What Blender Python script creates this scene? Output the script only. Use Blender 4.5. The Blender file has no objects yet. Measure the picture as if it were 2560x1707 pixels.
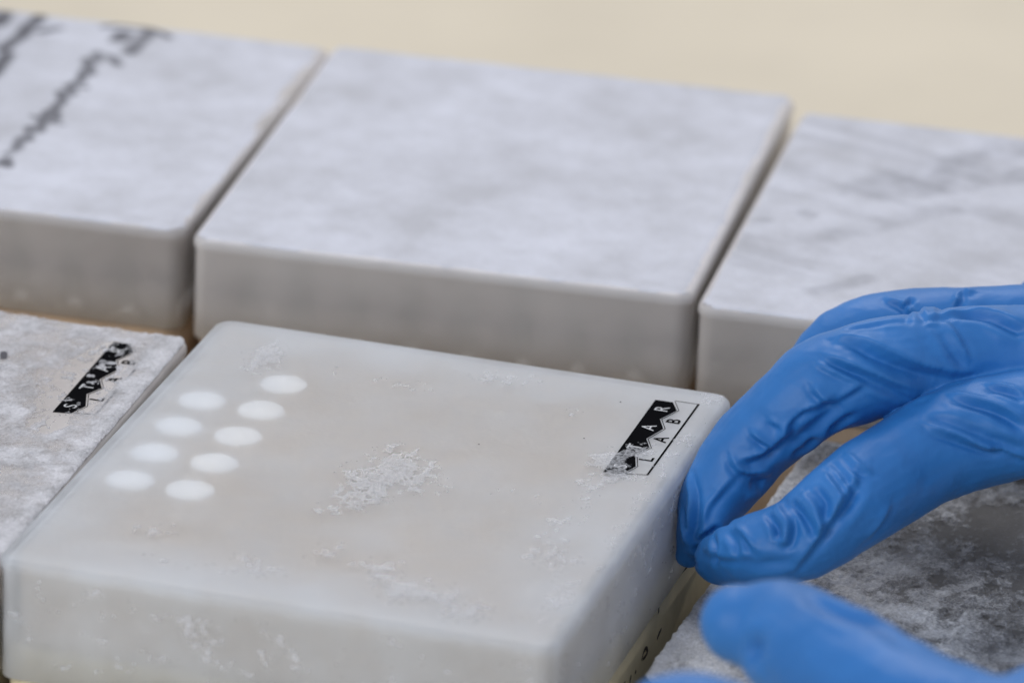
import bpy, math, random
import numpy as np
from mathutils import Vector, Matrix

# ---------------------------------------------------------------- camera, light, exposure
MM = 0.001
scn = bpy.context.scene
col = scn.collection
CAM = Vector((423.898, -1108.677, 543.025)) * MM
FWD = Vector((-0.251899, 0.889182, -0.381972)); RGT = Vector((0.957089, 0.287332, 0.037701)); UPV = Vector((-0.143276, 0.356085, 0.923404))
cd = bpy.data.cameras.new('camera'); cam = bpy.data.objects.new('camera', cd); col.objects.link(cam)
M = Matrix((RGT, UPV, -FWD)).transposed().to_4x4(); M.translation = CAM
cam.matrix_world = M
cd.sensor_width = 36; cd.lens = 15305.3 / 2560 * 36
cd.clip_start = 0.05; cd.clip_end = 50
cd.dof.use_dof = True; cd.dof.focus_distance = 1.368; cd.dof.aperture_fstop = 10.8; cd.dof.aperture_blades = 7
scn.camera = cam

w = bpy.data.worlds.new('World'); scn.world = w; w.use_nodes = True
bg = w.node_tree.nodes['Background']; bg.inputs[0].default_value = (0.86, 0.90, 1.0, 1); bg.inputs[1].default_value = 0.62

def area(name, loc, target, size, power, color):
    l = bpy.data.lights.new(name, 'AREA'); l.shape = 'SQUARE'; l.size = size; l.energy = power; l.color = color
    o = bpy.data.objects.new(name, l); col.objects.link(o)
    o.location = loc
    o.rotation_euler = (Vector(target) - Vector(loc)).to_track_quat('-Z', 'Y').to_euler()
    return o
area('ceiling_light', (-0.30, 1.05, 1.35), (0.08, 0.1, 0), 0.75, 10.2, (1.0, 0.97, 0.93))
area('fill_light', (-0.7, -1.5, 0.95), (0.08, 0.1, 0), 0.9, 16.5, (0.90, 0.95, 1.0))  # added fill on the camera side, brightens the near faces of the boxes

scn.view_settings.view_transform = 'Standard'; scn.view_settings.look = 'None'
scn.view_settings.exposure = 0.0; scn.view_settings.gamma = 1.0
scn.render.engine = 'CYCLES'
scn.cycles.max_bounces = 14; scn.cycles.transmission_bounces = 10; scn.cycles.diffuse_bounces = 5

# ---------------------------------------------------------------- noise
def _h(ix, iy, iz, s):
    n = (ix * 374761393 + iy * 668265263 + iz * 2147483647 + s * 1274126177).astype(np.int64) & 0xffffffff
    n = ((n ^ (n >> 13)) * 1274126177) & 0xffffffff
    return ((n ^ (n >> 16)) & 0xffff) / 65535.0
def vnoise(x, y, z=None, s=0):
    if z is None: z = np.zeros_like(x)
    ix, iy, iz = (np.floor(a).astype(np.int64) for a in (x, y, z))
    fx, fy, fz = x - ix, y - iy, z - iz
    u, v, t = (a * a * a * (a * (a * 6 - 15) + 10) for a in (fx, fy, fz))
    r = 0
    for dx in (0, 1):
        for dy in (0, 1):
            for dz in (0, 1):
                r = r + _h(ix + dx, iy + dy, iz + dz, s) * (u if dx else 1 - u) * (v if dy else 1 - v) * (t if dz else 1 - t)
    return r
def fbm(x, y, z=None, oct=4, s=0, g=0.5):
    r = 0; a = 1; n = 0; k = 1.0
    for o in range(oct):
        r = r + a * vnoise(x * k + 13.1 * o, y * k + 7.7 * o, None if z is None else z * k, s + o); n += a; a *= g; k *= 2.03
    return r / n
def sstep(a, b, x):
    t = np.clip((x - a) / (b - a), 0, 1); return t * t * (3 - 2 * t)

# ---------------------------------------------------------------- materials
def mat(name):
    m = bpy.data.materials.new(name); m.use_nodes = True
    nt = m.node_tree; b = nt.nodes['Principled BSDF']
    return m, nt, b
def ramp(nt, src, stops):
    r = nt.nodes.new('ShaderNodeValToRGB'); e = r.color_ramp.elements
    e[0].position, e[0].color = stops[0][0], (*stops[0][1], 1)
    e[1].position, e[1].color = stops[-1][0], (*stops[-1][1], 1)
    for p, c in stops[1:-1]:
        n = e.new(p); n.color = (*c, 1)
    nt.links.new(src, r.inputs[0]); return r.outputs[0]
def noise(nt, scale, detail=4, rough=0.55, vec=None, dist=0.0):
    n = nt.nodes.new('ShaderNodeTexNoise'); n.inputs['Scale'].default_value = scale
    n.inputs['Detail'].default_value = detail; n.inputs['Roughness'].default_value = rough; n.inputs['Distortion'].default_value = dist
    if vec is None:
        tc = nt.nodes.new('ShaderNodeTexCoord'); vec = tc.outputs['Object']
    nt.links.new(vec, n.inputs['Vector']); return n.outputs['Fac']
def bump(nt, src, strength, dist, b, chain=None):
    n = nt.nodes.new('ShaderNodeBump'); n.inputs['Strength'].default_value = strength; n.inputs['Distance'].default_value = dist
    nt.links.new(src, n.inputs['Height'])
    if chain: nt.links.new(chain, n.inputs['Normal'])
    if b is not None: nt.links.new(n.outputs[0], b.inputs['Normal'])
    return n.outputs[0]
def mathn(nt, op, a, b_, c=None):
    n = nt.nodes.new('ShaderNodeMath'); n.operation = op
    for i, q in enumerate((a, b_, c)):
        if q is None: continue
        if isinstance(q, (int, float)): n.inputs[i].default_value = q
        else: nt.links.new(q, n.inputs[i])
    return n.outputs[0]

m_inner, nt, b = mat('clear_lid_plastic')
b.inputs['Transmission Weight'].default_value = 1.0; b.inputs['Roughness'].default_value = 0.22; b.inputs['IOR'].default_value = 1.30
b.inputs['Base Color'].default_value = (0.99, 0.985, 0.975, 1)
def lid_material(name, trans, rough, haze_lo, haze_hi, c_lo, c_hi, through=0.5):
    # translucent polypropylene: rough transmission, clouded by a film of rime
    m, nt, b = mat(name)
    b.inputs['Transmission Weight'].default_value = 1.0
    b.inputs['Roughness'].default_value = rough; b.inputs['IOR'].default_value = 1.30
    b.inputs['Base Color'].default_value = (0.95, 0.94, 0.925, 1)
    d = nt.nodes.new('ShaderNodeBsdfPrincipled'); d.inputs['Roughness'].default_value = 0.55
    d.inputs['Specular IOR Level'].default_value = 0.3
    f = noise(nt, 26, 6, 0.62)
    nt.links.new(ramp(nt, f, [(0.3, c_lo), (0.7, c_hi)]), d.inputs['Base Color'])
    tr = nt.nodes.new('ShaderNodeBsdfTranslucent'); nt.links.new(d.inputs['Base Color'].links[0].from_socket, tr.inputs['Color'])
    m1 = nt.nodes.new('ShaderNodeMixShader'); m1.inputs[0].default_value = through
    nt.links.new(d.outputs[0], m1.inputs[1]); nt.links.new(tr.outputs[0], m1.inputs[2])
    mx = nt.nodes.new('ShaderNodeMixShader')
    at = nt.nodes.new('ShaderNodeAttribute'); at.attribute_name = 'rime'
    g = noise(nt, 60, 5, 0.6)
    g = ramp(nt, g, [(0.36, (0, 0, 0)), (0.66, (1, 1, 1))])
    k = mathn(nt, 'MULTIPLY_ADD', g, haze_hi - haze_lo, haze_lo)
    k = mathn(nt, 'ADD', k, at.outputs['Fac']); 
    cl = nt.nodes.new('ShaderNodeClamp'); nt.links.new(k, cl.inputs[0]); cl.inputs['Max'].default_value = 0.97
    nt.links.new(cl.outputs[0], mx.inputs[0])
    nt.links.new(b.outputs[0], mx.inputs[1]); nt.links.new(m1.outputs[0], mx.inputs[2])
    nt.links.new(mx.outputs[0], nt.nodes['Material Output'].inputs['Surface'])
    n1 = bump(nt, noise(nt, 900, 3, 0.6), 0.12, 0.0004, None)
    bump(nt, noise(nt, 90, 4, 0.6), 0.12, 0.0012, b, n1); nt.links.new(b.inputs['Normal'].links[0].from_socket, d.inputs['Normal'])
    return m

lid_clear = lid_material('frosted_lid_plastic', 0.6, 0.36, 0.12, 0.42, (0.82, 0.845, 0.88), (0.88, 0.91, 0.955))
lid_rimed = lid_material('rimed_lid_plastic', 0.4, 0.30, 0.50, 0.58, (0.93, 0.875, 0.85), (0.96, 0.925, 0.91), 0.25)
lid_dull = lid_material('dull_lid_plastic', 0.4, 0.30, 0.48, 0.57, (0.78, 0.725, 0.70), (0.88, 0.84, 0.82), 0.22)
lid_grey = lid_material('grimy_shaded_lid_plastic', 0.4, 0.4, 0.6, 0.8, (0.06, 0.058, 0.06), (0.20, 0.195, 0.195), 0.1)  # dark colour holds both grime and shade from the hand

def frost_material(name, lo, hi, scale, spark=True, hi_s=900, bstr=0.6, thin=0.0):
    m, nt, b = mat(name)
    f1 = noise(nt, scale, 6, 0.65); f2 = noise(nt, hi_s, 3, 0.7)
    k = mathn(nt, 'ADD', mathn(nt, 'MULTIPLY', f1, 0.68), mathn(nt, 'MULTIPLY', f2, 0.32))
    ga = nt.nodes.new('ShaderNodeAttribute'); ga.attribute_name = 'grime'
    gm = nt.nodes.new('ShaderNodeMix'); gm.data_type = 'RGBA'
    nt.links.new(ga.outputs['Fac'], gm.inputs[0]); nt.links.new(ramp(nt, k, [(0.36, lo), (0.62, hi)]), gm.inputs[6])
    gm.inputs[7].default_value = (0.07, 0.07, 0.085, 1); nt.links.new(gm.outputs[2], b.inputs['Base Color'])
    b.inputs['Roughness'].default_value = 0.55
    b.inputs['Specular IOR Level'].default_value = 0.35
    b.inputs['Subsurface Weight'].default_value = 0.35; b.inputs['Subsurface Radius'].default_value = (1, 1, 1); b.inputs['Subsurface Scale'].default_value = 0.0015
    c = bump(nt, noise(nt, hi_s * 1.4, 4, 0.75), bstr, 0.0006, None)
    bump(nt, noise(nt, 260, 4, 0.7), 0.35, 0.001, b, c)
    if thin:   # powder so thin that what lies beneath shows between the grains
        tp = nt.nodes.new('ShaderNodeBsdfTransparent'); mx = nt.nodes.new('ShaderNodeMixShader')
        q = ramp(nt, noise(nt, 1500, 4, 0.7), [(0.38, (thin + .25,) * 3), (0.62, (max(thin - .3, 0),) * 3)])
        ta = nt.nodes.new('ShaderNodeAttribute'); ta.attribute_name = 'thick'
        gap = mathn(nt, 'SUBTRACT', 1.0, ta.outputs['Fac'])
        gap = mathn(nt, 'MULTIPLY', gap, mathn(nt, 'MULTIPLY_ADD', noise(nt, 700, 4, 0.7), 1.6, 0.3))
        q = mathn(nt, 'ADD', mathn(nt, 'MULTIPLY', q, 0.6), gap)
        qc = nt.nodes.new('ShaderNodeClamp'); nt.links.new(q, qc.inputs[0]); q = qc.outputs[0]
        nt.links.new(q, mx.inputs[0]); nt.links.new(b.outputs[0], mx.inputs[1]); nt.links.new(tp.outputs[0], mx.inputs[2])
        nt.links.new(mx.outputs[0], nt.nodes['Material Output'].inputs['Surface'])
    return m
frost_white = frost_material('white_frost', (0.66, 0.66, 0.69), (0.80, 0.81, 0.85), 120, bstr=.35, thin=0.62)
frost_crust = frost_material('crusty_frost', (0.47, 0.47, 0.49), (0.74, 0.73, 0.765), 150, hi_s=1300, thin=0.08)
frost_dirty = frost_material('grimy_frost', (0.34, 0.34, 0.355), (0.70, 0.71, 0.745), 60, thin=0.2)
frost_soft = frost_material('smooth_frost', (0.47, 0.472, 0.51), (0.63, 0.64, 0.71), 26, hi_s=110, bstr=0.3, thin=0.0)

def simple(name, c, rough=0.6, spec=0.4, var=0.12, scale=80, bs=0.1, bd=0.0005, **kw):
    m, nt, b = mat(name)
    f = noise(nt, scale, 5, 0.6)
    nt.links.new(ramp(nt, f, [(0.3, tuple(x * (1 - var) for x in c)), (0.7, tuple(min(1, x * (1 + var)) for x in c))]), b.inputs['Base Color'])
    b.inputs['Roughness'].default_value = rough; b.inputs['Specular IOR Level'].default_value = spec
    bump(nt, noise(nt, scale * 6, 3), bs, bd, b)
    for k, v in kw.items(): b.inputs[k].default_value = v
    return m
m_base = simple('yellowed_plastic', (0.62, 0.54, 0.36), 0.4, scale=60, var=0.16)
m_card = simple('brown_board', (0.50, 0.36, 0.24), 0.8, scale=60, var=0.2)
m_tray = simple('beige_board', (0.62, 0.545, 0.475), 0.8, scale=30, var=0.07)
m_cap = simple('white_cap_plastic', (0.96, 0.955, 0.95), 0.5, var=0.01)
m_vial = simple('cloudy_vial_plastic', (0.13, 0.10, 0.10), 0.4, var=0.1)
m_vialw = simple('pale_vial_plastic', (0.62, 0.57, 0.55), 0.4, var=0.1)
m_ink = simple('black_print', (0.006, 0.006, 0.007), 0.9, spec=0.0, var=0.1, bs=0.0)
m_whiteink = simple('pale_print', (0.55, 0.55, 0.56), 0.8, spec=0.1, var=0.05)
m_marker = simple('marker_ink', (0.03, 0.028, 0.04), 0.45, var=0.3)
m_smear = simple('faded_marker_ink', (0.10, 0.10, 0.125), 0.6, var=0.3)
m_wipe = simple('grey_wet_smear', (0.25, 0.26, 0.28), 0.5, var=0.25, scale=120)
m_table = simple('cream_table_top', (0.69, 0.615, 0.485), 0.5, 0.3, var=0.09, scale=5, bs=0.05)

# blue nitrile
m_glove, nt, b = mat('blue_nitrile')
f = noise(nt, 30, 4, 0.6)
nt.links.new(ramp(nt, f, [(0.3, (0.017, 0.135, 0.40)), (0.7, (0.026, 0.175, 0.50))]), b.inputs['Base Color'])
b.inputs['Roughness'].default_value = 0.47; b.inputs['Specular IOR Level'].default_value = 0.38
b.inputs['Subsurface Weight'].default_value = 0.0; b.inputs['Subsurface Radius'].default_value = (0.3, 0.5, 1.0); b.inputs['Subsurface Scale'].default_value = 0.002
b.inputs['Sheen Weight'].default_value = 0.08; b.inputs['Sheen Roughness'].default_value = 0.4; b.inputs['Sheen Tint'].default_value = (0.6, 0.8, 1, 1)
c = bump(nt, noise(nt, 2600, 3, 0.7), 0.10, 0.0003, None)
bump(nt, noise(nt, 110, 3, 0.5, dist=0.8), 0.16, 0.0012, b, c)

# ---------------------------------------------------------------- helpers
def tag(o, label=None, cat=None, group=None, kind=None):
    if label: o['label'] = label
    if cat: o['category'] = cat
    if group: o['group'] = group
    if kind: o['kind'] = kind
    return o
def empty(name, loc, rz=0):
    o = bpy.data.objects.new(name, None); col.objects.link(o)
    o.location = Vector(loc) * MM; o.rotation_euler = (0, 0, rz); o.empty_display_size = 0.02
    return o
def mesh_obj(name, V, F, m, parent=None, smooth=True, loc=None):
    me = bpy.data.meshes.new(name)
    V = np.asarray(V, float) * MM
    me.from_pydata(V.tolist(), [], [tuple(int(i) for i in q) for q in F])
    me.materials.append(m); me.update()
    if smooth: me.polygons.foreach_set('use_smooth', [True] * len(me.polygons))
    o = bpy.data.objects.new(name, me); col.objects.link(o)
    if parent: o.parent = parent
    if loc is not None: o.location = Vector(loc) * MM
    return o
def fast_mesh(name, V, Q, m, parent=None):
    me = bpy.data.meshes.new(name); V = np.asarray(V, np.float32) * MM; Q = np.asarray(Q, np.int32)
    k = Q.shape[1]
    me.vertices.add(len(V)); me.vertices.foreach_set('co', V.ravel())
    me.loops.add(Q.size); me.loops.foreach_set('vertex_index', Q.ravel())
    me.polygons.add(len(Q)); me.polygons.foreach_set('loop_start', np.arange(0, Q.size, k, dtype=np.int32))
    me.polygons.foreach_set('use_smooth', np.ones(len(Q), bool))
    me.update(calc_edges=True); me.validate()
    me.materials.append(m)
    o = bpy.data.objects.new(name, me); col.objects.link(o)
    if parent: o.parent = parent
    return o
def rrect(w_, d_, r, inset, n=7):
    # rounded rectangle outline, origin at its near-left corner
    pts = []; r = max(r - inset, 0.4)
    x0, y0, x1, y1 = inset, inset, w_ - inset, d_ - inset
    for cx, cy, a0 in ((x1 - r, y0 + r, -90), (x1 - r, y1 - r, 0), (x0 + r, y1 - r, 90), (x0 + r, y0 + r, 180)):
        for i in range(n + 1):
            a = math.radians(a0 + 90 * i / n); pts.append((cx + r * math.cos(a), cy + r * math.sin(a)))
    return pts
def rings(stack):
    V = []; F = []; n = len(stack[0])
    for s in stack: V += s
    for k in range(len(stack) - 1):
        for i in range(n):
            j = (i + 1) % n; F.append((k * n + i, k * n + j, (k + 1) * n + j, (k + 1) * n + i))
    return V, F, n
def shell(name, w_, d_, z0, z1, wall, cr, bev, m, parent, open_top=False, grid=None, draft=0.5):
    # a rounded box shell, open at the bottom (lid) or at the top (base)
    st = []
    def ring(ins, z): return [(x, y, z) for x, y in rrect(w_, d_, cr, ins)]
    if not open_top:
        draft = 0.05; body = 0.5          # a narrow lip runs round the top
        st.append(ring(wall + body, z0)); st.append(ring(body, z0))
        st.append(ring(body, (z0 + z1) / 2)); st.append(ring(body, z1 - bev - 1.7)); st.append(ring(body * .3, z1 - bev - 1.2)); st.append(ring(draft, z1 - bev - .9))
        for a in range(0, 91, 15):
            t = math.radians(a); st.append(ring(draft + bev * (1 - math.cos(t)), z1 - bev + bev * math.sin(t)))
        for ins_ in (6, 10, 15, 21, 28, 36): st.append(ring(ins_, z1))
        V, F, n = rings(st); k = len(st)
        F.append(tuple((k - 1) * n + i for i in range(n)))
        # inner skin
        st2 = [ring(wall + body, z0), ring(wall + body, (z0 + z1) / 2)]
        bi = max(bev - wall * .3, 0.5)
        for a in (0, 30, 60, 90):
            t = math.radians(a); st2.append(ring(body + wall + bi * (1 - math.cos(t)), z1 - wall - bi + bi * math.sin(t)))
        for ins_ in (4, 7, 11, 16, 24, 36): st2.append(ring(ins_, z1 - wall))
        V2, F2, n = rings(st2[1:]); off = len(V); V += V2
        F += [tuple(off + i for i in reversed(q)) for q in F2]
        F.append(tuple(off + (len(st2) - 2) * n + i for i in reversed(range(n))))
        for i in range(n):
            j = (i + 1) % n; F.append((i, off + i, off + j, j))
    else:
        st = [ring(2.0, z0), ring(0.6, z0 + 0.6), ring(0, z0 + 2), ring(0, z1), ring(wall, z1), ring(wall, z0 + 2)]
        V, F, n = rings(st); F.append(tuple(reversed(range(n)))); F.append(tuple(5 * n + i for i in range(n)))
    o = mesh_obj(name, V, F, m, parent)
    if not open_top and m in (lid_clear, lid_rimed, lid_dull, lid_grey):
        o.data.materials.append(m_inner); nf = len(F)
        k2 = (len(st2) - 2) * n + 1 + n
        mi = [0] * (nf - k2) + [1] * k2
        o.data.polygons.foreach_set('material_index', mi)
    return o

def set_thick(o, H, k):
    a = o.data.attributes.new('thick', 'FLOAT', 'POINT'); a.data.foreach_set('value', np.clip(H / k, 0, 1).astype(np.float32))
def frost_sheet(name, w_, d_, z, res, hfun, m, parent, ins=0.7, full=0.22):
    nx, ny = int(w_ / res) + 1, int(d_ / res) + 1
    X, Y = np.meshgrid(np.linspace(ins, w_ - ins, nx), np.linspace(ins, d_ - ins, ny))
    H = hfun(X, Y)
    GR = None
    if isinstance(H, tuple) and len(H) == 3: H, TH, GR = H
    elif isinstance(H, tuple): H, TH = H
    else: TH = np.clip(H / full, 0, 1)
    # bend down over the rounded rim
    e = np.minimum(np.minimum(X, w_ - X), np.minimum(Y, d_ - Y))
    cxr = 4.6
    qx = np.maximum(cxr - np.minimum(X, w_ - X), 0); qy = np.maximum(cxr - np.minimum(Y, d_ - Y), 0)
    cd_ = cxr - np.hypot(qx, qy)
    drop = np.where(e < 2.2, -(2.2 - np.sqrt(np.maximum(4.84 - (2.2 - np.clip(e, 0.0, 2.2)) ** 2, 0))) , 0) * 0.85
    corner = cd_ < ins * 0.8
    Z = z + H + drop
    vis = (H > -0.04) & ~corner
    keep = vis[:-1, :-1] | vis[1:, :-1] | vis[:-1, 1:] | vis[1:, 1:]
    keep &= ~(corner[:-1, :-1] | corner[1:, :-1] | corner[:-1, 1:] | corner[1:, 1:])
    idx = np.arange(nx * ny).reshape(ny, nx)
    Q = np.stack([idx[:-1, :-1], idx[:-1, 1:], idx[1:, 1:], idx[1:, :-1]], -1)[keep]
    used = np.unique(Q); mp = np.full(nx * ny, -1); mp[used] = np.arange(len(used))
    V = np.stack([X.ravel(), Y.ravel(), Z.ravel()], -1)[used]
    o = fast_mesh(name, V, mp[Q], m, parent); o['kind'] = 'stuff'; set_thick(o, TH.ravel()[used], 1.0)
    if GR is not None:
        a = o.data.attributes.new('grime', 'FLOAT', 'POINT'); a.data.foreach_set('value', np.clip(GR.ravel()[used], 0, 1).astype(np.float32))
    return o

def smear_field(X, Y, lines):
    # ink or wet dirt soaked into the frost along drawn strokes: (points, width, strength)
    r = np.zeros_like(X)
    for pts, wd_, a in lines:
        d = np.full_like(X, 1e9)
        for (ax, ay), (bx, by) in zip(pts[:-1], pts[1:]):
            dx, dy = bx - ax, by - ay; t = np.clip(((X - ax) * dx + (Y - ay) * dy) / (dx * dx + dy * dy + 1e-9), 0, 1)
            d = np.minimum(d, np.hypot(X - ax - t * dx, Y - ay - t * dy))
        r = np.maximum(r, a * sstep(wd_, wd_ * .3, d))
    return r
def gauss(X, Y, l):
    r = np.zeros_like(X)
    for cx, cy, sx, sy, a in l: r = r + a * np.exp(-((X - cx) / sx) ** 2 - ((Y - cy) / sy) ** 2)
    return r

def flat_poly(name, loops, z, t, m, parent):
    # thin printed shapes: triangulated top sheet plus a rim
    V = []; F = []
    for lp in loops:
        o = len(V); n = len(lp); a = sum(lp[i][0] * lp[(i + 1) % n][1] - lp[(i + 1) % n][0] * lp[i][1] for i in range(n))
        if a < 0: lp = lp[::-1]
        V += [(x, y, z) for x, y in lp] + [(x, y, z + t) for x, y in lp]
        F.append(tuple(o + n + i for i in range(n)))
        F += [(o + i, o + (i + 1) % n, o + n + (i + 1) % n, o + n + i) for i in range(n)]
    return mesh_obj(name, V, F, m, parent, smooth=False)
def stroke(pts, wd, z, t, taper=True, plane='xy', const=0, rnd=None):
    # an inked stroke as a strip of varying width
    P = [Vector(p) for p in pts]; Q = []
    for i in range(len(P) - 1):
        for k in range(5): Q.append(P[i].lerp(P[i + 1], k / 5))
    Q.append(P[-1]); n = len(Q)
    # smooth
    for it in range(2): Q = [Q[0]] + [(Q[i - 1] + Q[i] * 2 + Q[i + 1]) / 4 for i in range(1, n - 1)] + [Q[-1]]
    L = []; Rr = []
    for i, q in enumerate(Q):
        d = (Q[min(i + 1, n - 1)] - Q[max(i - 1, 0)]); d = d.normalized() if d.length > 0 else Vector((1, 0)); nn = Vector((-d.y, d.x))
        ww = wd * .5 * (0.35 + 0.65 * math.sin(math.pi * min(max((i + .6) / (n + .2), 0), 1)) ** .5 if taper else 1)
        if rnd: ww *= rnd.uniform(.75, 1.2)
        L.append(q + nn * ww); Rr.append(q - nn * ww)
    return [tuple(v) for v in L], [tuple(v) for v in Rr]
def strokes(name, lines, z, t, m, parent, vertical_x=None, seed=1):
    rnd = random.Random(seed); V = []; F = []
    for pts, wd in lines:
        L, R = stroke(pts, wd, z, t, rnd=rnd); n = len(L); o = len(V)
        for i in range(n):
            for q in (L[i], R[i]):
                if vertical_x is None: V.append((q[0], q[1], z + t)); 
                else: V.append((vertical_x, q[0], q[1]))
        for i in range(n - 1): F.append((o + 2 * i, o + 2 * i + 1, o + 2 * i + 3, o + 2 * i + 2))
    return mesh_obj(name, V, F, m, parent, smooth=False)

def letter(ch, x, y, h, m, parent, z, stretch=1.0, name='letter', bold=0.0):
    # a printed capital: reads towards +y, its top towards -x; (x, y) is its baseline start
    cu = bpy.data.curves.new('t', 'FONT'); cu.body = ch; cu.size = 1; cu.resolution_u = 4; cu.offset = bold
    to = bpy.data.objects.new('t', cu); col.objects.link(to)
    me = bpy.data.meshes.new_from_object(to.evaluated_get(bpy.context.evaluated_depsgraph_get()))
    bpy.data.objects.remove(to); bpy.data.curves.remove(cu)
    co = [v.co.copy() for v in me.vertices]
    y0 = min(c.y for c in co); y1 = max(c.y for c in co); x0 = min(c.x for c in co)
    s = h / (y1 - y0)
    for v, c in zip(me.vertices, co):
        v.co = Vector((x - (c.y - y0) * s, y + (c.x - x0) * s * stretch, z)) * MM
    me.materials.append(m); me.update(); me.name = name
    o = bpy.data.objects.new(name, me); col.objects.link(o); o.parent = parent
    return o

def logo(parent, x0, y0, z, letters=True):
    # printed badge: black saw-edged band with STAR, outlined field with LAB
    root_z = z
    band = [(0, 43.8), (4.1, 43.9), (6.2, 39.6), (3.9, 33.5), (6.1, 28.4), (4.0, 21.6), (6.1, 16.9), (4.0, 12.4), (6.0, 5.8), (4.2, 0.6), (0.1, 0)]
    pl = flat_poly('logo_band', [[(x0 + a, y0 + b_) for a, b_ in band]], z, 0.05, m_ink, parent)
    zig = [(4.45, 44.5), (6.65, 39.7), (4.35, 33.5), (6.55, 28.4), (4.45, 21.6), (6.55, 16.9), (4.45, 12.4), (6.45, 5.8), (4.8, 1.0)]
    V = []; F = []
    def line(a, b_, wd):
        a = Vector(a); b_ = Vector(b_); d = (b_ - a).normalized(); n = Vector((-d.y, d.x)) * wd / 2; a = a - d * wd * .4; b_ = b_ + d * wd * .4; o = len(V)
        for q in (a + n, a - n, b_ - n, b_ + n): V.append((x0 + q.x, y0 + q.y, z + 0.05))
        F.append((o, o + 1, o + 2, o + 3))
    for i in range(len(zig) - 1): line(zig[i], zig[i + 1], 0.16)
    line((4.45, 44.9), (9.9, 44.9), 0.24); line((9.9, 44.9), (9.7, 2.2), 0.5); line((9.7, 2.2), (4.9, 1.0), 0.24)
    mesh_obj('logo_outline', V, F, m_ink, parent, smooth=False)
    for ch, yy in (('S', 3.6), ('T', 14.8), ('A', 26.2), ('R', 38.0)):
        letter(ch, x0 + 4.35, y0 + yy, 3.1, m_whiteink, parent, z + 0.09, 1.08)
    for ch, yy in (('L', 9.6), ('A', 20.6), ('B', 32.2)):
        letter(ch, x0 + 8.75, y0 + yy, 3.2, m_ink, parent, z + 0.05, 1.08, bold=0.018)

def cryo_box(label, origin, rz, w_, d_, ztop, lidm, basem, table=-88, lidh=26, trayz=13, basez=20, group='frost covered storage boxes'):
    # origin = near-left corner of the lid top in world mm
    r = tag(empty('storage_box', (origin[0], origin[1], table), rz), label, 'storage box', group)
    T = ztop - table
    lid = shell('lid', w_, d_, T - lidh, T, 1.3, 4.8, 1.7, lidm, r)
    base = shell('base', w_ - 3.0, d_ - 3.0, 0, T - basez, 1.4, 5.5, 1, basem, r, open_top=True); base.location = (1.5 * MM, 1.5 * MM, 0)
    tray = shell('tray', w_ - 7, d_ - 7, T - 46, T - trayz, 0.5, 3, .5, m_tray, r); tray.location = (3.5 * MM, 3.5 * MM, 0)
    return r, T
def to_local(r, p):
    c, s = math.cos(-r.rotation_euler.z), math.sin(-r.rotation_euler.z)
    x, y = p[0] - r.location.x / MM, p[1] - r.location.y / MM
    return (x * c - y * s, x * s + y * c)

def make_vial(label, capm, bodym, capr=5.5, group=None, domed=False):
    t = tag(empty('vial', (0, 0, 0)), label, 'vial', group)
    n = 20
    def lathe(name, prof, m):
        st = [[(r_ * math.cos(2 * math.pi * i / n), r_ * math.sin(2 * math.pi * i / n), z) for i in range(n)] for r_, z in prof]
        V, F, k = rings(st); F.append(tuple(reversed(range(n)))); F.append(tuple((len(prof) - 1) * n + i for i in range(n)))
        return mesh_obj(name, V, F, m, t)
    lathe('tube', [(2.5, 0), (4.6, 1.5), (5.2, 4), (5.2, 32), (4.6, 33)], bodym)
    if domed: lathe('cap', [(capr - .3, 31), (capr + .2, 31.5), (capr + .2, 42.3), (capr - .3, 42.75), (capr - 1.2, 43.05), (capr - 3, 43.2)], capm)
    else: lathe('cap', [(capr - .3, 31), (capr, 31.5), (capr, 41.0), (capr - .6, 41.8)], capm)
    return t
def copy_tree(o, parent=None):
    c = o.copy(); col.objects.link(c)
    if parent: c.parent = parent
    for ch in list(o.children): copy_tree(ch, c)
    return c

# ---------------------------------------------------------------- the table
N = 40
tv = []; tf = []
for j in range(N + 1):
    for i in range(N + 1): tv.append((-2500 + 5000 * i / N, -1500 + 5500 * j / N, -88.0))
for j in range(N):
    for i in range(N): tf.append((j * (N + 1) + i, j * (N + 1) + i + 1, (j + 1) * (N + 1) + i + 1, (j + 1) * (N + 1) + i))
tag(mesh_obj('table_top', tv, tf, m_table), 'plain cream table top behind and under the boxes', kind='structure')

# ---------------------------------------------------------------- the boxes
Wc, Dc = 124.6, 145.2
def lab(X, Y, lst):  # soft membership
    return gauss(X, Y, lst)

# centre box
box, T = cryo_box('cleanest box, nine white caps showing through its lid, gripped by the gloved hand', (-2.2, -0.8), 0, Wc, Dc, 0, lid_clear, m_base, lidh=28.0, trayz=1.5)
OX, OY = 2.2, 0.8
patches = [(62, 73, 7, 13, .30), (60, 62, 6, 8, .2), (72, 70, 6, 5, .16), (94, 71, 8, 3, .13), (58, 50, 4, 5, .2), (16, 126, 4, 8, .30), (108.0, 97, 3.6, 6.5, .32), (110, 106, 3.5, 3.5, .27), (103.5, 98, 3, 5, .2), (110, 89, 5, 3, .2), (116,114,1.6,3,.12), (106, 80, 4, 7, .18),
           (105, 62, 4, 7, .17), (107, 45, 5, 7, .2), (76, 24, 5, 5, .24), (86, 16, 9, 6, .24), (100, 10, 8, 5, .22), (31, 11, 7, 3, .18), (49, 121, 8, 3, .14), (72, 133, 9, 3, .17), (118, 139, 4, 4, .27),
           (63, 28, 5, 4, .2), (25, 25, 5, 4, .12), (50, 15, 9, 4, .16), (116, 25, 4, 16, .12), (118, 90, 2.5, 60, .10), (33, 124, 3, 3, .1), (90, 120, 3, 3, .1)]
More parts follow.
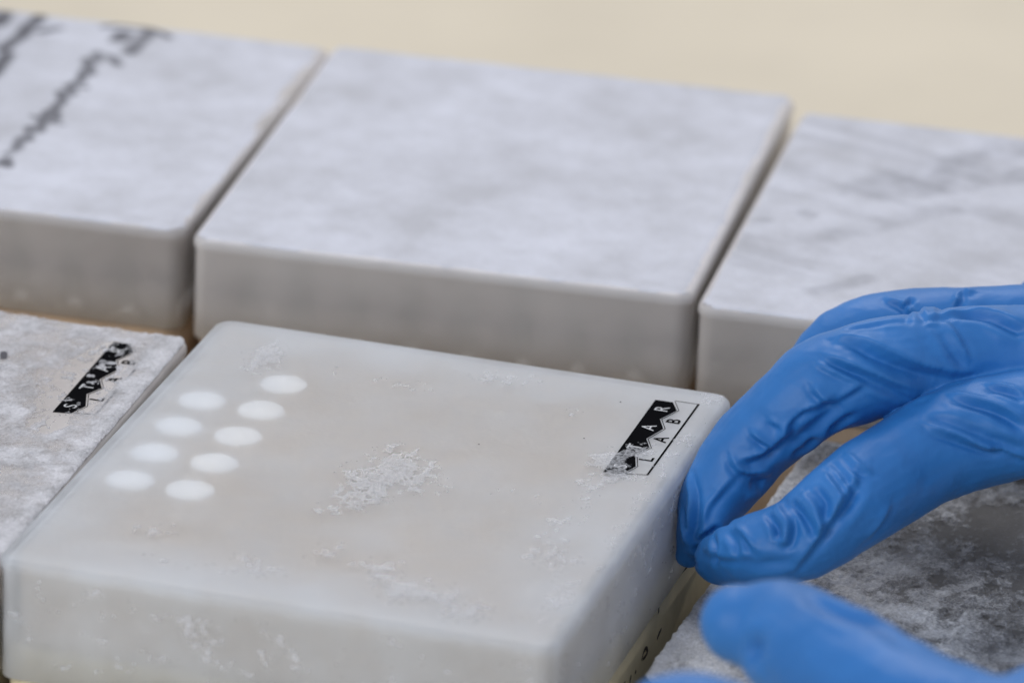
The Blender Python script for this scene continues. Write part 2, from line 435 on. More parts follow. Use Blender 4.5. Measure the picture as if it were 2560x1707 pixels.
def h_centre(X, Y):
    a = fbm(X / 1.9, Y / 2.3, oct=5, s=3, g=.66); c = fbm(X / .7, Y / .8, oct=3, s=9, g=.6)
    a = a - .05
    X = X - OX; Y = Y - OY
    wx = X + 3 * (fbm(X / 7, Y / 7, s=41) - .5); wy = Y + 5 * (fbm(X / 7, Y / 7, s=42) - .5)
    d = gauss(wx, wy, patches) * 1.5
    h = (a - 0.67 + d) * 2.4
    h = np.minimum(h, 0.13 + 0.08 * c) + (c - .5) * .16
    h = h - gauss(X, Y, [(110, 127, 6, 10, 1.2)])
    return np.where((a + d > 0.63) & (d > .06), h, -0.2), np.clip(h / .17, 0, .72)
frost_sheet('frost', Wc, Dc, T, 0.22, h_centre, frost_white, box, full=0.17)
def frost_wall(name, length, z0, z1, res, hfun, m, parent, side):
    nx, nz = int(length / res) + 1, int((z1 - z0) / res) + 1
    A, Z = np.meshgrid(np.linspace(3, length - 3, nx), np.linspace(z0, z1, nz))
    H = hfun(A, Z); vis = H > -0.04
    keep = vis[:-1, :-1] | vis[1:, :-1] | vis[:-1, 1:] | vis[1:, 1:]
    idx = np.arange(nx * nz).reshape(nz, nx)
    Q = np.stack([idx[:-1, :-1], idx[:-1, 1:], idx[1:, 1:], idx[1:, :-1]], -1)[keep]
    used = np.unique(Q); mp = np.full(nx * nz, -1); mp[used] = np.arange(len(used))
    dr = 0.5          # the wall stands back below the lip
    P = np.stack([A, dr - H, Z], -1) if side == 'near' else np.stack([Wc - dr + H, A, Z], -1)
    o = fast_mesh(name, P.reshape(-1, 3)[used], mp[Q] if side == 'near' else mp[Q], m, parent); o['kind'] = 'stuff'; set_thick(o, H.ravel()[used], 0.12); return o
def h_wall(seed, spots, bias):
    def f(A, Z):
        a = fbm(A / 3.4, Z / 2.6, oct=5, s=seed, g=.6); c = fbm(A / .9, Z / .9, oct=3, s=seed + 4)
        d = gauss(A + 4 * (fbm(A / 8, Z / 8, s=seed + 9) - .5), Z - T, spots)
        return np.where(a + d + bias > .70, np.minimum((a + d + bias - .70) * 1.2, .10) + (c - .55) * .3, -.2)
    return f
frost_wall('frost', Wc, T - 26, T - 3.6, 0.3, h_wall(61, [(22, -5, 3, 4, .3), (28, -9, 3, 2, .2), (36, -8, 2, 3, .2), (44, -11, 4, 5, .2), (64, -11, 5, 4, .22), (52, -15, 6, 3, .2), (88, -4, 4, 2, .25), (30, -18, 8, 4, .18), (64, -20, 9, 3, .15), (6, -20, 5, 6, .15)], .0), frost_white, box, 'near')
frost_wall('frost', Dc, T - 26, T - 3.6, 0.3, h_wall(62, [(135, -5, 12, 6, .26), (110, -6, 20, 5, .16), (90, -10, 20, 6, .1), (60, -6, 20, 5, .10)], .01), frost_white, box, 'right')
logo(box, 106.2 + OX, 90.5 + OY, T + 0.03)
marks = [[(107.9, -29.3), (112.3, -29.9), (115.5, -30.2)], [(101.9, -28.8), (101.9, -29.2)], [(95.2, -28.8), (95.2, -29.2)], [(88.8, -28.8), (89.4, -31.3)], [(85.4, -29.0), (85.4, -29.7)], [(92.6, -36.5), (90.8, -36.8), (89.0, -37.5)],
         [(76.1, -37.0), (77.7, -35.5), (79.5, -35.3), (81.4, -37.1), (79.2, -37.5), (76.9, -37.1)], [(65.5, -28.9), (63.3, -28.9)], [(62.2, -28.8), (59.6, -28.8)], [(57.2, -28.3), (56.6, -28.6)], [(54.8, -28.4), (53.7, -28.5)],
         [(52.3, -28.6), (50.1, -28.7)], [(49.4, -28.9), (47.7, -28.9)], [(67.5, -36.7), (66.7, -38.5)], [(62.6, -36.2), (61.9, -36.4)], [(71.7, -37.5), (71.0, -37.9)]]
strokes('handwriting', [([(a + OY, b_ + 88) for a, b_ in s], 1.05) for s in marks], 0, 0, m_marker, box, vertical_x=Wc - 1.5 + 0.05)
specks = [(97, 107), (62.5, 70), (99, 130), (76, 95)]
for x, y in [(a + OX, b_ + OY) for a, b_ in specks]: strokes('speck', [([(x, y), (x + .3, y + .3)], .45)], T, 0.05, m_marker, box)

# vials under the centre lid: five in the second column, four in the first
cw, chh = Wc / 9, Dc / 9
v0 = make_vial('white capped vial in the second column from the left, nearest', m_cap, m_vial, group='white capped vials in the centre box', domed=True)
names = ['nearest', 'second', 'third', 'fourth', 'fifth and farthest']
k = 0
for cx_, rows, nm in ((1, (3, 4, 5, 6, 7), 'right hand column'), (0, (3, 4, 5, 6), 'left hand column')):
    for i, rr in enumerate(rows):
        o = v0 if k == 0 else copy_tree(v0); k += 1
        which = ('nearest' if i == 0 else 'farthest' if i == len(rows) - 1 else ['', 'second nearest', 'third nearest', 'fourth nearest'][i])
        o['label'] = 'white vial cap showing through the centre lid, %s in the %s' % (which, nm)
        o.location = Vector(((10.2, 24.2)[cx_], 49.4 + 15.9 * (rr - 3), -44.0)) * MM

# rime film: cloudier towards the rim of the lid
# (written as an attribute of the lid plastic, as thick as the film is there)
def film(r, fun):
    for ch in r.children:
        if ch.name.startswith('lid'):
            me = ch.data; a = me.attributes.new('rime', 'FLOAT', 'POINT')
            a.data.foreach_set('value', [fun(v.co.x / MM, v.co.y / MM, v.co.z / MM) for v in me.vertices])

def side_vials(r, T, w_, n, pat, label, group):
    first = make_vial(label, m_vial, m_vial, 5.0, group=group)
    for i in range(n):
        o = first if i == 0 else copy_tree(first)
        lx = w_ * (i + .5) / 9; ly = 8.0
        c, s = math.cos(r.rotation_euler.z), math.sin(r.rotation_euler.z)
        o['label'] = label % ('first', 'second', 'third', 'fourth', 'fifth', 'sixth', 'seventh', 'eighth', 'ninth')[i]
        o.location = (r.location.x + (lx * c - ly * s) * MM, r.location.y + (lx * s + ly * c) * MM, r.location.z + (T - 44) * MM)

# middle back box
bm, Tm = cryo_box('middle box of the back row, blurred, whole frosty lid in view', (-24.3, 185.6), 0.0764, 123.2, 144.4, 1.1, lid_rimed, m_card, trayz=22.5, basez=24.2)
def h_back(seed, bias=0.0, streak=False):
    def f(X, Y):
        a = fbm(X / 11, Y / 13, oct=5, s=seed, g=.6)
        rim = sstep(9, 1, Y) * .4
        e = np.minimum(np.minimum(X, 122 - X), Y)
        f2 = fbm(X / 4.5, Y / 5, oct=4, s=seed + 11)
        H = 0.18 + (a - .45) * .4 + rim * .25 + (fbm(X / 2.5, Y / 2.5, s=seed + 5) - .5) * .15 - .2 * sstep(2.6, 1.0, e)
        spots = sstep(.60, .74, f2) * .3
        return H, np.clip(.74 + bias + (a - .5) * 1.5 + rim + spots - .35 * sstep(2.0, .6, e), .12, 1)
    return f
frost_sheet('frost', 123.2, 144.4, Tm, 0.8, h_back(21, .02), frost_soft, bm)
side_vials(bm, Tm, 122.2, 9, None, 'vial dimly seen through the front of the middle back box, %s from its left end', 'vials inside the middle back box')

# left back box
bl, Tl = cryo_box('back row box at the left edge with smeared handwriting on its lid', (-27.2 - 124 * math.cos(.055), 189 - 124 * math.sin(.055)), 0.055, 124, 139, 1.0, lid_dull, m_card, trayz=22.5, basez=24.2)
wr = [[(-84.7, 222.1), (-84.1, 226.4), (-86.1, 233.9), (-83.8, 233.2), (-86.6, 242.0), (-83.5, 239.9), (-85.2, 247.6), (-86.4, 253.9), (-82.5, 249.6), (-86.0, 257.4), (-85.6, 262.7), (-88.4, 268.5), (-85.3, 268.0), (-88.0, 273.8), (-86.6, 277.9), (-88.4, 285.9), (-86.0, 284.2), (-90.7, 293.8), (-87.6, 293.3), (-89.9, 299.5), (-85.6, 297.7), (-82.1, 293.8)],
      [(-82.4, 303.5), (-82.8, 311.4), (-82.8, 319.5)], [(-95.2, 319.3), (-91.3, 322.0), (-85.4, 322.6), (-80.8, 321.0), (-76.8, 318.1)], [(-89.1, 310.6), (-89.6, 316.7), (-87.7, 316.6), (-87.6, 311.2)], [(-121.9, 310.4), (-122.5, 316.4), (-123.5, 319.3)],
      [(-113.8, 293.0), (-113.3, 299.5), (-112.7, 304.3), (-113.6, 311.3), (-113.1, 315.9), (-113.7, 319.9)], [(-84.2, 215.0), (-83.8, 218.4), (-82.0, 214.3)], [(-88.8, 249.5), (-85.2, 247.6), (-79.6, 246.6)], [(-109.2, 309.4), (-105.9, 313.5)], [(-87.5, 274.0), (-83.4, 274.0)], [(-110, 262), (-109, 276), (-111, 290)], [(-118, 270), (-116, 285)]]
wd = [3.8, 5.6, 3.2, 4.2, 5.6, 5.2, 3.8, 2.6, 4.0, 2.6, 5.0, 4.6]
WRITE = [([to_local(bl, p) for p in q], d * .62, .85) for q, d in zip(wr, wd)]
def h_bl(X, Y):
    H, th = h_back(33, -.08)(X, Y)
    th = th + gauss(X, Y, [(80, 6, 60, 12, .4), (40, 22, 50, 16, .3)]) - gauss(X, Y, [(14, 112, 26, 34, .42), (62, 112, 7, 20, .3), (64, 62, 7, 30, .3), (38, 105, 9, 24, .3)])
    gr = smear_field(X, Y, WRITE) * np.clip(.35 + 1.3 * fbm(X / 5, Y / 6, oct=3, s=19), .3, 1)
    gr = gr + gauss(X, Y, [(12, 118, 22, 26, .36), (35, 95, 20, 50, .14)])
    return H, np.clip(np.maximum(th, gr), .16, 1), gr
frost_sheet('frost', 124, 139, Tl, 0.6, h_bl, frost_soft, bl)
side_vials(bl, Tl, 122, 9, None, 'vial dimly seen through the front of the left back box, %s from its left end', 'vials inside the left back box')

# right back box
br, Tr = cryo_box('back row box at the right edge with grey wipe streaks across its frosty lid', (100.4, 190), 0.065, 124, 139, 1.0, lid_dull, m_card, trayz=22.5, basez=24.2)
wipes = [[(118.9, 278.8), (127.2, 292.1), (135.1, 303.0), (143.3, 313.4), (150.3, 324.9)], [(124.2, 278.7), (131.6, 284.7), (139.9, 291.2), (146.3, 299.9), (154.6, 304.9)], [(115.8, 243.4), (126.0, 254.1), (135.7, 266.9), (141.8, 273.9)], [(109.5, 258.4), (111.4, 257.8)], [(100.4, 249.5), (102.3, 250.3)], [(124.4, 209.3), (128.8, 213.8), (134.2, 222.3)], [(140.3, 303.6), (144.7, 311.6), (146.4, 323.3)]]
WIPE = [([to_local(br, p) for p in q], d, a) for q, d, a in zip(wipes, (9, 8, 6, 3, 2.5, 4, 9), (.34, .34, .22, .45, .4, .28, .3))]
def h_br(X, Y):
    u = X * .35 + Y * .94; v = X * .94 - Y * .35
    st = fbm(v / 30, u / 5, oct=4, s=77)
    H, th = h_back(71, .02)(X, Y)
    gr = smear_field(X, Y, WIPE) * np.clip(fbm(X / 6, Y / 8, oct=4, s=29) * 1.8 - .1, 0, 1) + sstep(.50, .75, st) * .16 * sstep(8, 40, Y)
    return H, np.clip(th, .14, 1), gr
frost_sheet('frost', 124, 139, Tr, 0.8, h_br, frost_soft, br)


# left front box
fl_rz = 0.030
fl_o = (-1.9 - 122.5 * math.cos(fl_rz), -6.5 - 122.5 * math.sin(fl_rz))
fl, Tf = cryo_box('front row box at the left edge, crusted with frost half hiding its black badge', fl_o, fl_rz, 122.5, 143.5, -3, lid_dull, m_base)
logo(fl, *to_local(fl, (-20.9, 83.6)), Tf + 0.03)
strokes('handwriting', [([to_local(fl, p) for p in s], 1.7) for s in ([(-41.5, 102.2), (-39.6, 105.1)], [(-42, 108), (-43.5, 112)], [(-39.9, 96.2), (-38.5, 97.4)], [(-44, 96), (-46, 104)])], Tf + .35, 0, m_marker, fl, seed=8)
def h_crust(seed, bias, clear=(), amp=1.0):
    def f(X, Y):
        a = fbm(X / 5.5, Y / 6.2, oct=6, s=seed, g=.66)
        c = fbm(X / .9, Y / 1.0, oct=3, s=seed + 7, g=.65)
        h = (a - .43 + bias) * 2.0 * amp + np.maximum(c - .55, 0) * 1.6 * amp - .08
        return h - (gauss(X, Y, clear) if clear else 0)
    return f
def h_fl(X, Y):
    h = np.maximum(h_crust(51, .12, amp=.7)(X, Y), .08)
    m_ = gauss(X, Y, [(107, 107, 6, 24, 1.0)])
    g = fbm(X / 2.2, Y / 2.9, oct=5, s=64, g=.62)
    a = fbm(X / 7, Y / 8, oct=5, s=58, g=.65)
    th = np.clip(.72 + (a - .5) * 1.6, .3, 1)
    cut = sstep(.25, .6, m_ * sstep(.68, .50, g) * 1.7)
    h = h * (1 - cut) - .3 * cut; th = th * (1 - cut)
    return h + .3 * sstep(7, 1.5, 122.5 - X), np.clip(th + .4 * sstep(8, 1.5, 122.5 - X), 0, 1)
frost_sheet('frost', 122.5, 143.5, Tf, 0.25, h_fl, frost_crust, fl, full=0.28)

# right front box, lower than the others
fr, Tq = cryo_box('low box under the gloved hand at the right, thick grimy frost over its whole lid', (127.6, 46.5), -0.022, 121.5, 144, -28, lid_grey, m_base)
def h_fr(X, Y):
    h = np.maximum(h_crust(91, .12, amp=1.1)(X, Y), .06)
    a = fbm(X / 6, Y / 7, oct=6, s=95, g=.68)
    th = .82 + (a - .5) * 1.7 - gauss(X, Y, [(62, 110, 36, 36, .60), (100, 85, 40, 40, .3)]) + gauss(X, Y, [(5, 25, 30, 45, .35)])  # thinned frost bares the dark lid: grime plus painted shadow of the hand
    return h + sstep(4, 1, X) * .5, np.clip(th + sstep(4, 1, X) * .5, .12, 1)
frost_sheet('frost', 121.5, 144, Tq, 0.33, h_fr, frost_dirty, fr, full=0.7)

def rimefun(amt, T_, side):
    def f(x, y, z):
        e = min(x, y, 122 - x, 142 - y)
        t = min(max((26 - e) / 22, 0), 1)
        return amt * t * t * (3 - 2 * t) if z > T_ - 3 else side + (.3 if z < T_ - 20 else 0)
    return f
for r, amt in ((box, 0.42), (bm, .16), (bl, .12), (br, .16), (fl, .2), (fr, .2)):
    film(r, rimefun(amt, 85, .46 if r is box else -.06))

# ---------------------------------------------------------------- gloved hands
HANDS = {}
def tube_mesh(stations, n=28, sq=1.0):
    P = [Vector(s[:3]) for s in stations]; Rr = [s[3] for s in stations]
    # Catmull-Rom resample
    Q = []; q = []
    for i in range(len(P) - 1):
        p0 = P[max(i - 1, 0)]; p1 = P[i]; p2 = P[i + 1]; p3 = P[min(i + 2, len(P) - 1)]
        r0 = Rr[max(i - 1, 0)]; r1 = Rr[i]; r2 = Rr[i + 1]; r3 = Rr[min(i + 2, len(P) - 1)]
        for k in range(8):
            t = k / 8
            def cr(a, b_, c_, d): return 0.5 * ((2 * b_) + (c_ - a) * t + (2 * a - 5 * b_ + 4 * c_ - d) * t * t + (3 * b_ - a - 3 * c_ + d) * t ** 3)
            Q.append(cr(p0, p1, p2, p3)); q.append(max(cr(r0, r1, r2, r3), 1.0))
    Q.append(P[-1]); q.append(Rr[-1])
    V = []; F = []
    ref = None
    def ringat(c, r, d):
        nonlocal ref
        u = d.orthogonal().normalized() if ref is None else (ref - d * ref.dot(d)).normalized()
        ref = u; v = d.cross(u)
        return [tuple(c + (u * math.cos(2 * math.pi * i / n) + v * math.sin(2 * math.pi * i / n)) * r) for i in range(n)]
    ds = [(Q[min(i + 1, len(Q) - 1)] - Q[max(i - 1, 0)]).normalized() for i in range(len(Q))]
    st = []
    for a in (75, 55, 35, 15):
        st.append(ringat(Q[0] - ds[0] * q[0] * math.sin(math.radians(a)), q[0] * math.cos(math.radians(a)), ds[0]))
    for c_, r_, d in zip(Q, q, ds): st.append(ringat(c_, r_, d))
    for a in (15, 35, 55, 75):
        st.append(ringat(Q[-1] + ds[-1] * q[-1] * math.sin(math.radians(a)), q[-1] * math.cos(math.radians(a)), ds[-1]))
    V, F, _ = rings(st)
    F.append(tuple(reversed(range(n)))); F.append(tuple((len(st) - 1) * n + i for i in range(n)))
    return V, F
def ball_mesh(c, r, n=14):
    V = []; 
    st = [[(c[0] + r * math.sin(math.pi * j / n) * math.cos(2 * math.pi * i / n), c[1] + r * math.sin(math.pi * j / n) * math.sin(2 * math.pi * i / n), c[2] + r * math.cos(math.pi * j / n)) for i in range(n)] for j in range(1, n)]
    V, F, _ = rings(st); F.append(tuple(range(n))[::-1]); F.append(tuple((n - 2) * n + i for i in range(n)))
    return V, F
def glove(name, tubes, balls, creases, voxel, label, smooth_it=8):
    V = []; F = []
    for t in tubes:
        t = [(*q[:3], q[3] * 1.035 + 0.35) for q in t]
        v, f_ = tube_mesh(t); o = len(V); V += v; F += [tuple(o + i for i in q) for q in f_]
    for c, r in balls:
        v, f_ = ball_mesh(c, r); o = len(V); V += v; F += [tuple(o + i for i in q) for q in f_]
    me = bpy.data.meshes.new('tmp'); me.from_pydata(V, [], F); me.update()
    ob = bpy.data.objects.new('tmp', me); col.objects.link(ob)
    md = ob.modifiers.new('r', 'REMESH'); md.mode = 'VOXEL'; md.voxel_size = voxel; md.use_smooth_shade = True
    sm = ob.modifiers.new('s', 'SMOOTH'); sm.iterations = smooth_it; sm.factor = 0.5
    ev = ob.evaluated_get(bpy.context.evaluated_depsgraph_get()); m2 = bpy.data.meshes.new_from_object(ev)
    bpy.data.objects.remove(ob)
    n = len(m2.vertices); co = np.empty(n * 3, np.float32); m2.vertices.foreach_get('co', co); co = co.reshape(-1, 3).astype(float)
    no = np.empty(n * 3, np.float32); m2.vertices.foreach_get('normal', no); no = no.reshape(-1, 3).astype(float)
    disp = np.zeros(n)
    for pts, amp, wd in creases:
        P = np.array(pts, float)
        # resample smoothly
        S = []
        for i in range(len(P) - 1):
            p0, p1, p2, p3 = P[max(i - 1, 0)], P[i], P[i + 1], P[min(i + 2, len(P) - 1)]
            for k in range(6):
                t = k / 6; S.append(0.5 * ((2 * p1) + (p2 - p0) * t + (2 * p0 - 5 * p1 + 4 * p2 - p3) * t * t + (3 * p1 - p0 - 3 * p2 + p3) * t ** 3))
        S.append(P[-1]); S = np.array(S); ns = len(S)
        lo, hi = S.min(0) - 4 * wd - 1, S.max(0) + 4 * wd + 1
        sel = np.where(((co > lo) & (co < hi)).all(1))[0]
        if len(sel) == 0: continue
        best = np.full(len(sel), 1e9); par = np.zeros(len(sel)); sg = np.zeros(len(sel))
        for i in range(ns - 1):
            a, b_ = S[i], S[i + 1]; ab = b_ - a
            t = np.clip(((co[sel] - a) @ ab) / (ab @ ab + 1e-9), 0, 1)
            d = np.linalg.norm(co[sel] - (a + t[:, None] * ab), axis=1)
            k = d < best; best[k] = d[k]; par[k] = (i + t[k]) / (ns - 1)
            sv = np.cross(ab / (np.linalg.norm(ab) + 1e-9), no[sel]); sg[k] = ((co[sel] - (a + t[:, None] * ab)) * sv).sum(1)[k]
        env = np.clip(np.sin(np.pi * np.clip(par * .92 + .04, 0, 1)), 0, 1) ** .6
        if amp > 0:      # a fold: long slope on one side, steep drop and a hollow on the other
            g = np.where(sg > 0, np.exp(-(best / (wd * .62)) ** 1.6), np.exp(-(best / (wd * 1.9)) ** 1.25))
            disp[sel] += env * amp * (g - np.where(sg > 0, .55, .12) * np.exp(-((best - 1.7 * wd) / (wd * .9)) ** 2))
        else:
            disp[sel] += env * amp * (np.exp(-(best / wd) ** 1.6) - .3 * np.exp(-((best - 2 * wd) / wd) ** 2))
    # slack skin: long soft undulations plus small irregular ones
    x, y, z = co.T
    disp += (fbm(x / 9, y / 9, z / 9, oct=2, s=5) - .5) * 1.3
    r1 = 1 - np.abs(fbm(x / 5 + 2 * fbm(x / 11, y / 11, z / 11, s=12), y / 7, z / 5, oct=2, s=17) * 2 - 1) * 3.0
    disp += np.clip(r1, 0, 1) ** 2 * 0.10
    co = co + no * disp[:, None]
    ed = np.empty(len(m2.edges) * 2, np.int32); m2.edges.foreach_get('vertices', ed); ed = ed.reshape(-1, 2)
    cnt = np.bincount(ed.ravel(), minlength=n)[:, None]
    for it in range(4):
        acc = np.stack([np.bincount(ed[:, 0], co[ed[:, 1], q], n) + np.bincount(ed[:, 1], co[ed[:, 0], q], n) for q in range(3)], 1)
        co = co + .5 * (acc / np.maximum(cnt, 1) - co)
    m2.vertices.foreach_set('co', (co * MM).astype(np.float32).ravel()); m2.update()
    m2.materials.clear(); m2.materials.append(m_glove)
    m2.polygons.foreach_set('use_smooth', np.ones(len(m2.polygons), bool)); m2.name = name
    o = bpy.data.objects.new(name, m2); col.objects.link(o)
    HANDS.setdefault(name, o)
    return tag(o, label, 'gloved hand')

fA = [(125.2, 96.3, -19.4, 2.5), (127.8, 97.1, -12.7, 5.4), (130.0, 102.5, -5.4, 7.6), (137.2, 108.4, 6, 8.7), (147.3, 111.4, 17, 9.6), (157.2, 116.1, 22, 10.4), (168.8, 124.3, 24, 9.9), (180.8, 131.6, 24, 10.0), (202.5, 136.6, 24, 10.7), (220.7, 136.7, 22, 11.5)]
fD = [(135.6, 148.5, 0, 5.5), (139.2, 154.8, 8, 6.0), (145.6, 160.4, 12, 7.5), (156.2, 164.6, 14, 8.1), (170.6, 166.8, 16, 8.2), (196.0, 169.7, 18, 9.1), (216.7, 157.6, 20, 10.8)]
fE = [(185.8, 196.8, 2, 4.7), (180.0, 199.9, 8, 5.8), (184.6, 199.2, 12, 6.5), (198.7, 194.3, 14, 7.4), (213.3, 176.7, 16, 9.1)]
fB = [(134.4, 89.0, -16, 5.2), (143.7, 85.0, -10, 7.3), (153.0, 85.3, -6, 8.8), (161.7, 92.1, 1, 9.9), (170.3, 105.7, 5, 10.6), (180.9, 115.1, 10, 11.5), (194.2, 119.5, 14, 11.3), (209.9, 125.6, 16, 11.5), (223.1, 125.9, 18, 11.5)]
fT = [(164.6, -16.3, 20, 7.6), (173.2, -17.8, 20, 10.2), (184.3, -27.3, 20, 11.7), (199.2, -39.1, 20, 12.0), (213.2, -47.2, 20, 12.1), (229.5, -48.4, 20, 12.5), (242.5, -14.6, 20, 13.5), (240.7, 57.1, 20, 16.8)]
palm = [(217.6, 152.9, 20, 13.5), (228.5, 120.6, 20, 16.7), (240.8, 102.0, 20, 19.0), (264.3, 90.1, 24, 17.9), (299.7, 78.4, 30, 17.6)]
CREASES = []
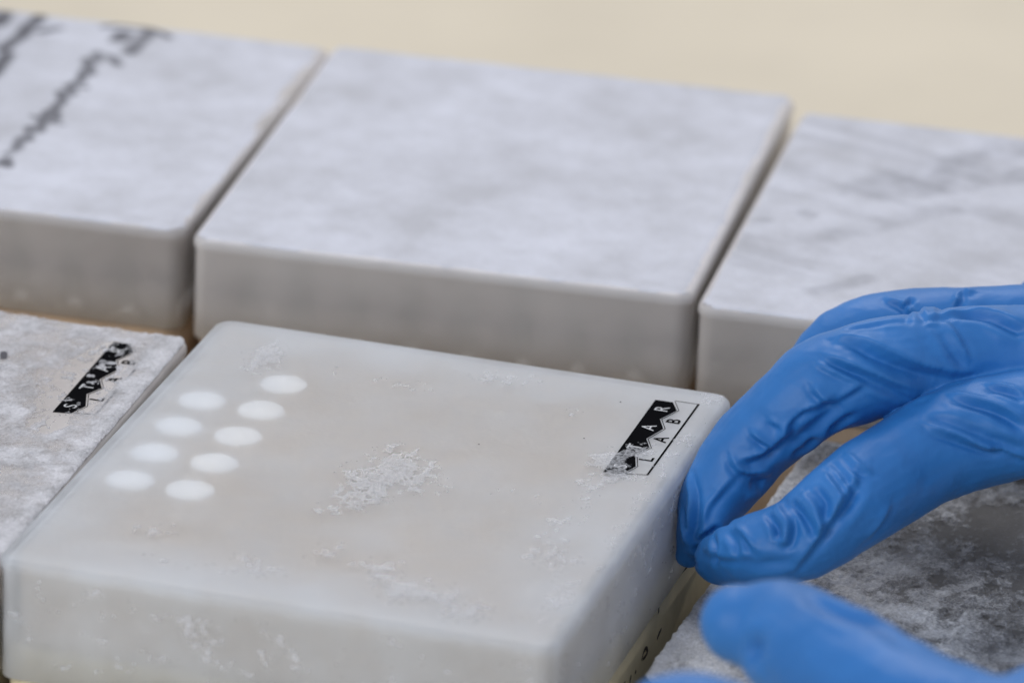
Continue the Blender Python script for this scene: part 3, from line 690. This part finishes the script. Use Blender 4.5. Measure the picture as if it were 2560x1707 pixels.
#CREASES_BEGIN
CREASES = [
    ([(152.7, 111.1, 31.8), (157.9, 110.6, 32.2), (164.1, 110.0, 30.6), (169.7, 112.0, 27.9), (175.0, 114.9, 25.7), (180.2, 118.9, 24.3)], 1.76, 1.15),
    ([(157.0, 110.0, 30.0), (161.9, 109.7, 28.2), (167.4, 112.1, 25.6), (173.8, 116.1, 22.2)], -2.58, 1.72),
    ([(151.3, 106.9, 28.8), (156.4, 105.5, 28.0), (162.4, 105.8, 26.3), (167.7, 109.0, 23.4), (172.7, 111.3, 20.2)], 1.44, 0.77),
    ([(153.3, 106.2, 27.1), (158.3, 105.8, 25.6), (163.9, 107.7, 22.9), (169.1, 111.6, 19.3)], -1.76, 0.95),
    ([(150.0, 105.5, 27.0), (155.7, 104.4, 25.7), (161.3, 105.9, 23.6)], 0.8, 0.67),
    ([(149.9, 102.2, 22.7), (152.6, 102.5, 20.6), (154.4, 103.6, 19.6)], 1.61, 0.86),
    ([(141.5, 101.0, 7.9), (143.6, 101.4, 10.1), (146.4, 98.9, 14.7), (149.5, 100.2, 17.8), (153.0, 103.1, 20.2)], 1.93, 0.95),
    ([(145.1, 102.2, 7.8), (147.9, 103.2, 11.0), (151.4, 103.7, 14.8), (155.0, 103.9, 18.4)], -2.25, 1.62),
    ([(154.4, 103.6, 19.7), (157.7, 104.2, 22.2), (160.3, 105.0, 23.8)], 0.96, 0.77),
    ([(137.4, 99.9, 10.9), (139.9, 100.0, 9.4), (142.2, 101.1, 7.9)], 1.44, 0.67),
    ([(141.0, 100.4, 14.4), (143.7, 99.3, 12.8)], 0.8, 0.67),
    ([(136.1, 97.2, 4.7), (139.6, 99.3, 6.5), (142.3, 101.1, 8.1)], 1.44, 0.77),
    ([(137.1, 98.1, 3.1), (138.9, 100.1, 3.8), (142.2, 101.0, 5.9)], -1.29, 0.95),
    ([(133.5, 97.4, 4.9), (135.5, 97.0, 2.7), (138.0, 97.2, 1.7), (140.0, 98.6, 1.8)], 1.61, 0.77),
    ([(137.8, 98.7, -0.5), (140.6, 101.8, -1.8)], -2.25, 1.44),
    ([(128.8, 92.2, -8.8), (130.2, 94.2, -5.0), (132.7, 95.4, -1.3), (135.1, 97.0, 1.9)], 0.8, 0.77),
    ([(125.9, 91.9, -14.2), (126.2, 92.5, -9.4), (126.0, 94.7, -5.2), (124.0, 99.0, -1.6)], 1.61, 0.77),
    ([(127.1, 91.7, -14.9), (128.0, 91.8, -10.7), (127.8, 93.4, -6.3)], -1.12, 0.77),
    ([(127.3, 91.7, -15.2), (125.1, 92.5, -11.4), (123.6, 95.1, -7.7)], 1.12, 0.58),
    ([(146.5, 104.1, 5.6), (148.3, 104.7, 7.9), (151.1, 103.9, 9.6)], -1.93, 1.05),
    ([(154.0, 104.9, 10.9), (154.9, 105.6, 13.9), (158.3, 105.6, 16.1)], -1.61, 0.95),
    ([(152.9, 161.2, 21.9), (156.5, 159.4, 22.2), (158.7, 157.9, 20.9), (167.0, 120.9, 34.2)], 1.76, 0.77),
    ([(154.1, 114.0, 32.3), (159.9, 116.8, 33.1), (166.4, 120.5, 33.6)], -1.61, 0.86),
    ([(176.8, 128.2, 34.0), (182.1, 128.9, 32.9), (187.1, 128.0, 32.3), (190.7, 127.5, 32.0)], -2.41, 1.33),
    ([(171.3, 123.5, 34.9), (175.1, 127.5, 35.1), (180.0, 129.7, 35.0), (184.8, 129.4, 34.8), (189.8, 128.4, 33.7)], 1.44, 0.86),
    ([(171.3, 123.5, 34.9), (168.7, 161.3, 23.6), (171.5, 164.6, 25.3)], 1.29, 0.77),
    ([(158.7, 161.6, 21.7), (169.5, 123.4, 35.0), (172.3, 121.9, 33.8)], 0.96, 0.67),
    ([(180.3, 119.8, 27.4), (178.7, 120.5, 31.3), (174.3, 123.3, 33.9)], 0.8, 0.77),
    ([(173.4, 120.3, 32.4), (176.8, 119.2, 29.0), (180.0, 119.2, 25.7)], -1.12, 1.15),
    ([(176.5, 103.3, 17.1), (181.9, 103.4, 16.0), (188.1, 105.3, 13.7), (192.9, 105.1, 12.8), (196.7, 107.1, 11.2)], 1.93, 0.86),
    ([(176.6, 105.2, 17.9), (182.4, 105.9, 16.7), (189.5, 106.6, 15.0), (195.9, 107.2, 13.6)], -1.61, 1.05),
    ([(179.1, 111.4, 22.1), (185.3, 109.9, 22.4), (191.5, 108.8, 21.6), (195.8, 108.3, 20.0)], 1.76, 0.86),
    ([(180.7, 109.8, 20.5), (186.7, 109.5, 20.1), (191.6, 108.7, 19.2), (195.4, 108.1, 17.8)], -1.61, 0.95),
    ([(186.4, 114.7, 24.4), (190.8, 113.5, 24.9), (194.4, 113.1, 24.6)], 1.44, 0.77),
    ([(186.8, 113.5, 23.1), (191.1, 112.7, 23.1), (194.9, 111.6, 22.8)], -1.29, 0.77),
    ([(158.6, 77.7, -1.6), (160.7, 79.9, 2.9), (163.1, 83.6, 6.7), (163.8, 87.2, 9.7)], 1.29, 0.95),
    ([(163.0, 80.3, 1.8), (164.9, 83.5, 5.8), (165.7, 86.9, 8.9)], -0.96, 1.15),
    ([(168.2, 84.5, -2.8), (170.5, 86.1, 0.7), (171.6, 88.1, 3.7)], 0.8, 0.95),
    ([(153.8, 76.2, -9.2), (156.7, 76.5, -4.5), (159.5, 78.5, 0.1), (161.9, 81.8, 5.4)], 0.96, 0.95),
    ([(150.0, 77.0, -2.7), (148.9, 78.6, -1.1), (146.1, 82.2, -0.2)], -2.08, 0.77),
    ([(150.8, 76.4, -3.5), (152.0, 76.6, -2.8), (151.6, 78.9, 0.5), (147.7, 85.0, 1.4)], 1.93, 0.86),
    ([(151.2, 82.4, 3.4), (154.4, 79.5, 2.3), (158.0, 77.8, -1.1)], -2.08, 0.77),
    ([(158.5, 77.9, -1.0), (158.7, 78.7, 1.2), (157.0, 80.3, 4.0), (153.9, 83.2, 5.7)], 1.93, 0.77),
    ([(160.3, 79.5, 2.3), (159.2, 81.3, 5.2), (156.4, 83.4, 6.9)], -1.76, 0.77),
    ([(162.7, 82.1, 5.4), (160.8, 83.7, 7.5), (157.4, 87.2, 9.3)], 1.61, 0.77),
    ([(158.2, 90.5, 10.6), (162.3, 86.2, 9.3), (164.7, 84.1, 6.7)], -1.61, 0.77),
    ([(160.6, 92.6, 12.0), (163.7, 89.5, 11.2), (166.7, 89.6, 10.4)], 1.29, 0.86),
    ([(134.9, 81.7, -13.5), (135.1, 81.6, -9.9), (133.4, 85.3, -9.0)], -1.29, 0.77),
    ([(139.3, 82.2, -4.3), (142.6, 78.7, -4.6), (145.0, 76.6, -6.0)], 1.29, 0.77),
    ([(141.4, 77.4, -8.7), (140.0, 78.8, -6.6), (137.2, 82.7, -6.0)], -1.12, 0.77),
    ([(131.8, 85.0, -12.2), (138.8, 78.5, -9.9), (143.9, 76.5, -7.6)], 0.8, 0.86),
    ([(143.4, 76.7, -10.6), (149.0, 75.5, -8.5), (154.1, 75.8, -7.1)], -0.8, 1.33),
    ([(183.7, -26.0, 31.9), (189.7, -30.8, 31.5), (197.0, -34.2, 31.0), (204.2, -40.4, 32.1)], -1.93, 2.11),
    ([(181.7, -22.3, 32.1), (189.0, -28.2, 32.8), (195.9, -29.9, 31.8)], 1.29, 1.72),
    ([(169.5, -28.9, 19.4), (172.8, -32.3, 23.7)], -2.58, 2.29),
    ([(129.5, 86.2, -16.9), (128.2, 92.0, -15.8), (129.5, 91.5, -12.8), (132.1, 92.6, -10.7), (136.3, 87.0, -5.9)], -1.68, 0.77),
]
BULGES = [((151.5, 82.8, -2.0), 4.6), ((156.2, 84.6, 2.3), 4.6), ((159.3, 87.3, 5.0), 4.4)]
#CREASES_END
glove('gloved_hand', [fA, fD, fE, fB, fT, palm], BULGES, CREASES, 0.38, 'blue gloved hand from the right, two fingertips touching the side of the cleanest box')
fG = [(165.9, -81.7, 30, 6.6), (173.5, -79.1, 30, 7.2), (187.0, -88.4, 30, 8.4), (202.7, -104.0, 30, 9.0), (223.2, -125.6, 30, 9.5)]
glove('gloved_hand', [fG, [(p[0] + 6, p[1] - 20, p[2] - 4, p[3]) for p in fG[1:]], [(p[0] + 16, p[1] - 40, p[2] - 10, p[3]) for p in fG[1:]],
      [(215, -115, 28, 12), (240, -150, 26, 20), (262, -185, 24, 19), (300, -240, 22, 17)]], [], [], 0.9,
      'blue gloved fingertip of the second hand, only its top showing at the bottom edge')
